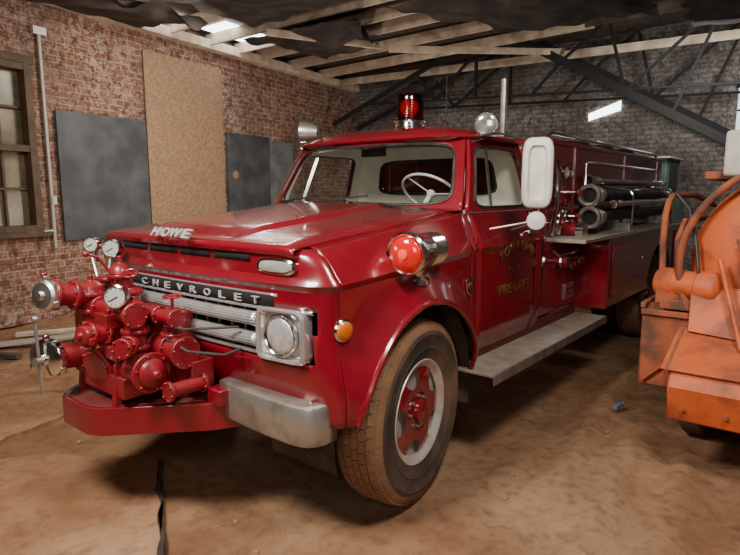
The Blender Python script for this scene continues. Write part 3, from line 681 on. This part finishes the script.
def hand(c,ax,r,m):
    a,e1,e2=fr(ax); c=Vector(c)
    h=MB().tube([c+e1*r*math.cos(t)+e2*r*math.sin(t) for t in [2*pi*i/28 for i in range(28)]],.006,m,8,True).cyl(c,c-a*.09,.008,m)
    for k in range(4):
        t=pi/2*k; h.beam(c,c+e1*r*math.cos(t)+e2*r*math.sin(t),.010,.006,m)
    h.obj('valve_handwheel',fpo)
hand((-.86,-.13,1.11),(0,0,1),.04,RED2)
hand((-.96,.42,1.12),(0,0,1),.045,RED2)
hand((-.94,.10,1.21),(-.3,-.3,1),.036,RED2)
MB().tube([(-.92,-.15,.98),(-.9,-.28,.98),(-.82,-.40,.99),(-.76,-.5,1.0)],.006,BLK,8).obj('pump_hose',fpo)
MB().tube([(-.92,-.15,.92),(-.9,-.3,.88),(-.79,-.42,.86),(-.7,-.5,.90)],.007,BLK,8).obj('pump_hose',fpo)
for pts in ([(-.95,.27,1.20),(-1.0,.29,1.28),(-1.06,.29,1.30)],[(-1.1,.38,1.12),(-1.2,.44,1.20)],[(-1.0,.46,.95),(-1.1,.52,1.05)]):
    MB().tube(pts,.007,RED2,8).sphere(pts[-1],.015,RED2,n=12).obj('valve_lever',fpo)
# ---------------------------------------------------------------- room
def RM(a,b,z=0): return Vector((8.0-.9877*a+.1564*b,6.29-.1564*a-.9877*b,z))
r9=math.radians(9)
LW=(RM(14,0,0),r9)
wx0,wx1,wz0,wz1=5.42,6.52,1.12,3.12
w=MB()
w.box((wx0/2,.15,2.05),(wx0,.3,4.1),BRICK).box(((wx1+14.3)/2,.15,2.05),(14.3-wx1,.3,4.1),BRICK).box(((wx0+wx1)/2,.15,wz0/2),(wx1-wx0,.3,wz0),BRICK).box(((wx0+wx1)/2,.15,(wz1+4.1)/2),(wx1-wx0,.3,4.1-wz1),BRICK)
w.obj('wall_left',local=LW,kind='structure',flat=True)
MB().box((5,.15,2.7),(10.3,.3,5.4),BLOCK).obj('wall_back',local=(RM(0,0,0),math.radians(-81)),kind='structure',flat=True)
MB().box((7,.15,2.4),(14.3,.3,4.8),BLOCK).obj('wall_right',local=(RM(0,10,0),math.radians(189)),kind='structure',flat=True)
MB().box((5,.15,2.4),(10.3,.3,4.8),BLOCK).obj('wall_front',local=(RM(14,10,0),math.radians(99)),kind='structure',flat=True)
wd=MB(); cx=(wx0+wx1)/2; cz=(wz0+wz1)/2
for x in(wx0+.04,wx1-.04): wd.box((x,.02,cz),(.09,.16,wz1-wz0),WFRM)
for z in(wz0+.04,cz,wz1-.05): wd.box((cx,.02,z),(wx1-wx0,.15,.08),WFRM)
for i in(1,2): wd.box((wx0+(wx1-wx0)*i/3,.06,cz),(.03,.05,wz1-wz0),WFRM)
for z in(wz0+.52,wz1-.52): wd.box((cx,.06,z),(wx1-wx0,.05,.03),WFRM)
wd.box((cx,.09,cz),(wx1-wx0-.02,.01,wz1-wz0-.02),WGL).box((cx,-.03,wz0-.03),(wx1-wx0+.16,.12,.06),WFRM).box((cx,-.01,wz1+.04),(wx1-wx0+.1,.06,.09),WFRM)
wd.obj('window_1',local=LW,kind='structure',bevel=.004)
MB().box((7.46,-.035,1.80),(1.34,.04,1.64),SLATE).obj('blackboard',local=LW,label='large dusty black panel fixed to the brick wall',cat='board',bevel=.004)
MB().box((8.93,-.03,2.0),(1.54,.03,3.24),OSB).obj('chipboard_sheet',local=LW,label='tall tan chipboard sheet covering an opening in the brick wall',cat='board',bevel=.002)
MB().box((10.32,-.035,1.75),(1.10,.04,1.70),SLATE).cyl((9.95,-.06,1.9),(9.95,-.055,1.9),.07,OSB).box((11.25,-.03,1.6),(.7,.03,1.9),mat('grey_panel',(.16,.165,.17),.7,0,(.10,.10,.11),4)).obj('blackboard',local=LW,label='dark and grey panels with a round hole on the brick wall',cat='board',bevel=.004)
MB().tube([(6.66,-.04,.9),(6.66,-.04,3.35),(6.66,-.04,3.5)],.022,PIPEM,8).box((6.66,-.04,3.52),(.16,.07,.09),PIPEM).tube([(6.66,-.04,1.12),(5.0,-.04,1.06),(4,-.04,1.05)],.018,PIPEM,8).box((6.68,-.05,1.5),(.05,.05,.1),PIPEM).obj('conduit',local=LW,label='pale vertical conduit pipe with junction box on brick wall',cat='pipe')
# floor
def ridge(x,y):
    h=0
    for y0,am in((-1.40,.026),(-1.66,.022),(-1.95,.022),(-2.25,.016)):
        d=y-(y0+.10*math.sin(x*1.1+y0)+.05*x*.3); h+=am*math.exp(-(d/.075)**2)-am*.7*math.exp(-((d-.13)/.08)**2)
    return h*sm((x+1.8)/1.2)
def fh(x,y):
    p=Vector((x,y,0)); h=.028*noise.noise(p*.9)+.020*noise.noise(p*2.7+Vector((5,3,1)))+.011*noise.noise(p*7)+.004*noise.noise(p*15)
    near=sm(1-(math.hypot(x,y+.95)-.35)/.4)
    return h*(1-.5*near)-.014+ridge(x,y)*(.5+.9*cl(.5+noise.noise(p*1.5)))
def fp_(u,v):
    q=RM(lerp(-.2,14.2,u),lerp(-.2,10.2,v),0); return Vector((q.x,q.y,fh(q.x,q.y)))
MB().grid(fp_,420,300,DIRT).obj('floor',kind='structure',origin=(0,0,0),angle=80)
# ceiling
def cz_(b): return 4.12+.055*b
MB().add([RM(-.2,-.2,cz_(0)),RM(14.2,-.2,cz_(0)),RM(14.2,10.2,cz_(10)),RM(-.2,10.2,cz_(10)),RM(-.2,-.2,cz_(0)+.1),RM(14.2,-.2,cz_(0)+.1),RM(14.2,10.2,cz_(10)+.1),RM(-.2,10.2,cz_(10)+.1)],[(0,1,2,3),(7,6,5,4),(0,4,5,1),(1,5,6,2),(2,6,7,3),(3,7,4,0)],DECK).obj('ceiling',kind='structure',flat=True)
MB().beam(RM(13.9,.08,3.93),RM(.05,.08,3.93),.16,.14,WOOD).obj('wall_plate',label='pale timber plate along the top of the brick wall',cat='beam',bevel=.005)
def joist(a0,b0,z0,a1,b1,z1,m=WOOD,w=.05,h=.16,lab='weathered pale roof joist'):
    MB().beam(RM(a0,b0,z0),RM(a1,b1,z1),w,h,m).obj('roof_joist',label=lab,cat='beam',group='roof joists',bevel=.003)
for a in(1.5,2.5,3.4,3.95,4.6,5.4,6.4,7.6): joist(a,.05,4.00,a-.05,5.4 if a<4 else 4.2,4.00+.055*(5.35 if a<4 else 4.2),h=.17)
joist(.7,.05,3.97,.75,8.6,4.02,h=.14)
for a in(8.8,10,11.2,12.4): joist(a,.05,4.0,a,9.9,4.0+.055*9.9,DWOOD,lab='dark old roof joist')
for a in(1.7,3.0,4.2,5.5,6.7): joist(a,5.3,4.25,a,9.9,4.5,DWOOD,lab='dark old roof joist')
joist(3.2,2.6,3.86,1.2,4.9,3.95,h=.10); joist(5.0,1.6,3.84,3.4,2.6,3.86,h=.1,m=WOOD,lab='loose pale board nailed across joists')
MB().add([RM(3.95,.2,4.10),RM(4.9,.2,4.10),RM(4.9,.75,4.13),RM(3.95,.75,4.13)],[(0,1,2,3)],SKY).obj('window_2',kind='structure')
MB().add([RM(5.3,.2,4.10),RM(5.95,.2,4.10),RM(5.95,.40,4.115),RM(5.3,.40,4.115)],[(0,1,2,3)],SKY).obj('window_3',kind='structure')
MB().add([RM(.03,5.15,2.92),RM(.03,5.70,3.08),RM(.03,5.70,3.25),RM(.03,5.15,3.05)],[(0,1,2,3)],SKY).obj('window_4',kind='structure')
MB().box((7.75,-.02,2.95),(.5,.03,.75),SKY2).box((7.75,-.04,2.95),(.03,.03,.75),STEEL).box((7.75,-.04,2.95),(.5,.03,.03),STEEL).box((7.75,-.04,3.34),(.58,.04,.05),STEEL).box((7.75,-.04,2.56),(.58,.04,.05),STEEL).obj('window_5',local=(RM(0,0,0),math.radians(-81)),kind='structure')
def sheet(pts,amp,seed,lab):
    A,B,C,E=[RM(*p) for p in pts]
    def P(u,v):
        p=A.lerp(B,u).lerp(E.lerp(C,u),v); q=Vector((u*4+seed,v*4,seed))
        edge=.12*noise.noise(Vector((u*9+seed,v*9,3)))
        drop=-.22*sm((v-.85)/.15)*max(0,noise.noise(Vector((u*6+seed,1,2)))+.25)
        return p+Vector((edge*(abs(u-.5)>.4),edge*(abs(v-.5)>.4),amp*noise.noise(q)-abs(amp)*.8*math.sin(pi*u)*math.sin(pi*v)+drop))
    MB().grid(P,30,30,TARP).obj('tar_paper_sheet',label=lab,cat='roofing sheet',group='torn roofing sheets')
sheet([(8.9,.25,3.74),(6.0,.25,3.84),(5.9,1.4,3.82),(8.9,1.6,3.68)],.10,1,'sagging torn black tar paper under the roof')
sheet([(4.8,1.0,3.86),(3.2,1.3,3.88),(3.3,2.5,3.9),(4.8,3.0,3.88)],.10,5,'torn black tar paper hanging between joists')
sheet([(7.4,1.80,3.66),(5.15,1.6,3.88),(5.15,4.0,4.05),(7.4,4.3,3.85)],.10,8,'sagging black tar paper under the joists')
sheet([(4.9,3.4,3.94),(2.3,4.4,4.08),(2.3,6.4,4.08),(4.9,6.3,3.94)],.16,11,'large dark sagging roofing sheet')
sheet([(4.6,6.7,3.8),(2.0,6.8,3.9),(2.0,9.8,3.95),(4.6,9.8,3.85)],.08,14,'dark roofing sheet below the rafters')
for a,db in((.40,.35),(1.35,0)):
    t=MB()
    bl=lambda b,z:RM(a,b,z)
    t.beam(bl(1.2,3.35),bl(9.0,3.15),.04,.04,STEEL).beam(bl(3.9+db,4.35),bl(7.9+db,2.05),.09,.13,STEEL).beam(bl(3.3+db,4.3),bl(.3,3.0),.06,.08,STEEL)
    for b0,z0,b1,z1 in((4.9+db,3.78,4.4+db,3.25),(4.9+db,3.78,5.6+db,4.35),(5.6+db,4.35,5.9+db,3.2),(6.6+db,2.8,7.2+db,4.4),(5.9+db,3.2,7.2+db,4.4),(7.2+db,4.4,8.0+db,3.2),(2.2,3.85,2.6,3.32),(2.6,3.32,3.6+db,4.3),(3.4+db,4.3,3.4+db,3.3),(7.9+db,2.05,8.8+db,4.4)): t.beam(bl(b0,z0),bl(b1,z1),.045,.045,STEEL)
    t.obj('roof_truss',label='black steel roof truss with long diagonal chord',cat='truss')
# ---------------------------------------------------------------- orange machine
M=empty('road_machine',(2.1,-2.2,0),None,'rusty orange road maintenance machine with curved drum and pipes','machinery')
MB().prism([(1.50,-1.65,.38),(1.50,-1.65,.84),(1.60,-1.65,.90),(2.4,-1.65,.90),(2.4,-1.65,.38)],(0,-.50,0),RUST).obj('fender_platform',M,bevel=.015)
MB().box((1.95,-1.66,.90),(.95,.03,.035),RUST).box((1.49,-1.88,.86),(.03,.46,.035),RUST).beam((1.48,-1.68,.42),(1.48,-2.05,.80),.03,.02,RUST).obj('fender_edge',M,bevel=.004)
MB().prism([(1.04,-1.92,.36),(.98,-1.92,.56),(1.02,-1.92,.64),(1.40,-1.92,.78),(1.55,-1.92,.78),(1.55,-1.92,.34)],(0,-.75,0),ORG).obj('step_box',M,bevel=.012)
MB().box((1.20,-2.28,.725),(.44,.80,.012),ORG,ry=-.35).beam((.99,-1.91,.64),(1.40,-1.91,.79),.02,.03,RUST).obj('slanted_panel',M,bevel=.004)
for y in(-2.0,-2.2): MB().cyl((1.012,y,.44),(1.002,y,.44),.014,RUST,6).obj('bolt_head',M)
DO=(1.56,-2.44,1.18)
MB().lathe([(.001,-.10),(.10,-.098),(.22,-.085),(.34,-.06),(.43,-.03),(.50,.01),(.53,.04),(.545,.06),(.56,.07),(.56,.11),(.545,.13),(.54,1.5),(.4,1.6)],DO,(1,0,0),ORG,64,False,True).obj('drum',M)
for x in(1.90,2.35,2.8): MB().lathe([(.542,0),(.56,.01),(.56,.05),(.542,.06)],(x,-2.44,1.18),(1,0,0),RUST,48,False,False).obj('drum_band',M)
MB().tube([(1.50,-2.44+.60*math.cos(t),1.18+.60*math.sin(t)) for t in [pi*(-.15+1.3*i/40) for i in range(41)]],.022,RUST,10).obj('drum_hoop',M)
MB().lathe([(.12,0),(.12,.06),(.10,.08),(.05,.09)],(1.48,-2.44,1.18),(-1,0,0),RUST,24).obj('drum_hub',M)
MB().cyl((1.42,-2.06,1.22),(1.22,-2.22,.76),.014,ORG,10).obj('brace_rod',M)
MB().cyl((1.44,-2.14,1.34),(1.24,-2.36,.76),.014,RUST,10).obj('brace_rod',M)
MB().prism([(1.46,-1.92,1.02),(1.34,-1.94,.80),(1.30,-2.36,.78),(1.44,-2.30,1.06)],(.025,0,.012),ORG).obj('guard_plate',M,bevel=.004)
MB().prism([(1.50,-1.72,.92),(1.50,-1.72,1.00),(1.50,-1.95,1.10),(1.50,-2.02,.92)],(.02,0,0),RUST).obj('guard_plate',M,bevel=.004)
MB().tube([(1.60,-1.74,.90),(1.60,-1.72,1.3),(1.62,-1.72,1.46),(1.68,-1.72,1.54),(1.80,-1.72,1.58),(2.4,-1.75,1.58),(2.9,-1.8,1.5)],.020,RUST,10).obj('pipe_frame',M)
MB().tube([(1.72,-1.80,.90),(1.70,-1.78,1.30),(1.78,-1.80,1.42),(2.4,-1.85,1.42)],.016,RUST,10).obj('pipe_frame',M)
MB().tube([(1.66,-1.76,1.60),(1.62,-1.85,1.50),(1.52,-1.92,1.30),(1.48,-1.96,1.05)],.010,BLK,8).obj('hydraulic_hose',M)
MB().lathe([(.04,-.02),(.085,0),(.095,.02),(.095,.10),(.085,.11),(.085,.24),(.095,.25),(.095,.34),(.085,.36),(.05,.38)],(1.60,-1.72,1.04),(-.30,-1,0),ORG,28).box((1.56,-1.88,.92),(.16,.26,.06),RUST).obj('hydraulic_cylinder',M,bevel=.006)
MB().box((2.0,-2.05,1.70),(.7,.28,.05),RUST).obj('top_plate',M,bevel=.01)
MB().box((1.52,-2.085,1.82),(.05,.14,.26),WHT,rz=-.5).obj('machine_mirror',M,bevel=.022,seg=3,label='white rounded mirror housing')
MB().cyl((1.56,-2.07,1.82),(1.72,-2.05,1.70),.012,BLK,8).obj('machine_mirror_arm',M)
def mw(x,y):
    MB().lathe([(.12,-.08),(.2,-.09),(.29,-.08),(.32,-.05),(.32,.05),(.29,.08),(.2,.09),(.12,.08)],(x,y,.32),(0,1,0),TIRE,32).cyl((x,y-.05,.32),(x,y+.05,.32),.13,RUST).obj('wheel',M)
mw(1.90,-1.95);mw(1.90,-2.9);mw(3.0,-1.95);mw(3.0,-2.9)
MB().box((2.3,-2.4,.48),(2.2,.7,.10),RUST).cyl((1.90,-2.9,.32),(1.90,-1.95,.32),.04,UND).cyl((3,-2.9,.32),(3,-1.95,.32),.04,UND).box((2.3,-2.3,.6),(.12,.12,.2),RUST).box((2.9,-2.6,.6),(.12,.12,.2),RUST).obj('machine_chassis',M,bevel=.008)
# ---------------------------------------------------------------- green vehicle
G=empty('utility_truck',(7.5,.2,0),None,'faded green and white work truck parked near the back wall','truck')
MB().box((7.5,.2,1.05),(1.1,1.7,.95),TEAL).box((7.55,.2,1.78),(.9,1.5,.65),TEAL).box((7.55,.2,2.11),(1.0,1.6,.04),SIL).obj('cab',G,bevel=.05)
MB().box((7.09,.2,1.82),(.02,1.25,.45),VOID).obj('window',G)
MB().box((7.55,-.555,1.82),(.5,.02,.40),VOID).obj('window',G)
for y in(.9,-.5): MB().lathe([(.2,-.1),(.4,-.1),(.44,-.06),(.44,.06),(.4,.1),(.2,.1)],(7.5,y,.44),(0,1,0),TIRE,32).obj('wheel',G)
# ---------------------------------------------------------------- floor clutter
def Wc(r,f,z=0): return Vector((-2.34+.777*f+.629*r,-2.54+.629*f-.777*r,z))
def slab(pts,h,name,lab,m=CONC,j=.035):
    P=[Wc(r,f) for r,f in pts]; Q=[]
    for i,p in enumerate(P):
        q=P[(i+1)%len(P)]; n=max(2,int((q-p).length/.07))
        for k in range(n):
            x=p.lerp(q,k/n); Q.append(x+Vector((noise.noise(x*9),noise.noise(x*9+Vector((7,7,7))),0))*j)
    MB().prism([(p.x,p.y,-.03) for p in Q],(0,0,h+.03),m).obj(name,label=lab,cat='floor slab',bevel=.004)
slab([(-1.28,3.22),(-1.12,2.8),(-.95,2.35),(-.82,1.75),(-2.3,1.7),(-2.75,3.0),(-2.0,3.28)],.026,'concrete_slab','flat dusty slab with a broken edge in the dirt')
slab([(-1.255,3.18),(-1.245,3.18),(-1.105,2.83),(-.93,2.35),(-.805,1.8),(-.825,1.8),(-.95,2.35),(-1.12,2.80)],.028,'crack_shade_strip','thin dark strip painting the shade in the slab crack',UND)  # dark strip laid in to stand for shade inside the crack
slab([(-3.2,4.0),(-2.2,3.9),(-2.4,3.45),(-3.4,3.5)],.022,'concrete_slab','broken dusty slab fragment on the dirt floor')
slab([(-2.6,5.0),(-1.9,4.9),(-2.0,4.5),(-2.9,4.4)],.016,'concrete_slab','broken dusty slab fragment on the dirt floor')
def plank(p1,p2,w,h,m,lab): MB().beam(p1,p2,w,h,m).obj('plank',label=lab,cat='plank',bevel=.003)
plank(Wc(-3.95,6.2,.03),Wc(-3.0,6.55,.03),.10,.04,WOOD,'pale board lying on the floor near the wall')
plank(Wc(-3.9,5.7,.04),Wc(-3.2,6.1,.05),.14,.03,PIPEM,'dusty board lying on the floor')
plank(Wc(-3.9,5.45,.03),Wc(-3.4,5.35,.03),.08,.04,DWOOD,'dark board lying on the floor')
def clump(b,p,s,i,m):
    bm=bmesh.new(); bmesh.ops.create_icosphere(bm,subdivisions=2,radius=s)
    for v in bm.verts: v.co=v.co*(1+.5*noise.noise(v.co/s+Vector((i,0,0)))); v.co.z*=.6
    b.add([v.co+Vector((p.x,p.y,fh(p.x,p.y)+s*.3)) for v in bm.verts],[[v.index for v in f_.verts] for f_ in bm.faces],m); bm.free()
for i in range(130):
    r=random.uniform(-3.2,2.1); f=random.uniform(1.9,6.0)
    if i<14: r=random.uniform(-.75,-.2); f=random.uniform(2.1,3.0)
    s=random.uniform(.007,.017)*(1.7 if i%9==0 else 1); p=Wc(r,f)
    if (-0.7<p.x<5 and -1.1<p.y<1.1) or (p.x>.9 and p.y<-1.55) or (r<-.78 and f<3.35): continue
    b=MB(); clump(b,p,s,i,STONE)
    b.obj('stone',label='small brown stone on the dirt floor',cat='stone',group='loose stones')
MB().cyl(Wc(1.82,4.05,.02),Wc(1.90,4.12,.02),.018,mat('bottle_blue',(.12,.2,.28),.2)).cyl(Wc(1.90,4.12,.02),Wc(1.92,4.138,.02),.008,WHT).obj('plastic_bottle',label='small crushed clear plastic bottle on the floor',cat='bottle')
# ---------------------------------------------------------------- lights
def area(loc,tgt,size,p,col,name='work_and_fill_light'):  # serves the overhead work light and unseen fills added for brightness
    l=D.lights.new(name,'AREA'); l.energy=p; l.size=size; l.color=col; o=D.objects.new(name,l); COL.objects.link(o); o.location=loc
    o.rotation_euler=(Vector(tgt)-Vector(loc)).to_track_quat('-Z','Y').to_euler(); return o
def point(loc,p,r,col,name='work_lamp'):
    l=D.lights.new(name,'POINT'); l.energy=p; l.shadow_soft_size=r; l.color=col; o=D.objects.new(name,l); COL.objects.link(o); o.location=loc; return o
area(Wc(-1.6,1.2,3.4),Wc(-.3,4,.6),.8,165,(1,.95,.88))
area(Wc(1.0,1.2,3.5),Wc(.6,3.6,.3),.6,82,(1,.95,.87))
area(Wc(-.3,-1.0,2.3),Wc(.2,4,.8),1.2,34,(1,.95,.90))  # soft fill added behind the camera, no lamp stands there
area(RM(6.2,2.4,3.5),RM(6.5,1.0,1.0),.8,85,(1,.92,.80))
point(RM(6.0,2.9,1.25),90,.12,(1,.92,.81))
point(RM(3.0,3.0,1.3),80,.12,(1,.94,.85))
area(RM(2.6,7.2,3.3),RM(.3,6.8,2.2),.8,55,(1,.97,.93))  # unseen light added to brighten the back wall
W_=D.worlds.new('World'); SC.world=W_; W_.use_nodes=True; W_.node_tree.nodes['Background'].inputs[0].default_value=(.6,.65,.7,1); W_.node_tree.nodes['Background'].inputs[1].default_value=.3
# ---------------------------------------------------------------- camera
cd=D.cameras.new('camera'); cd.sensor_width=36; cd.lens=570/740*36; co=D.objects.new('camera',cd); COL.objects.link(co)
co.location=(-2.34,-2.54,1.60); co.rotation_euler=(math.radians(81.5),0,math.radians(-51)); SC.camera=co
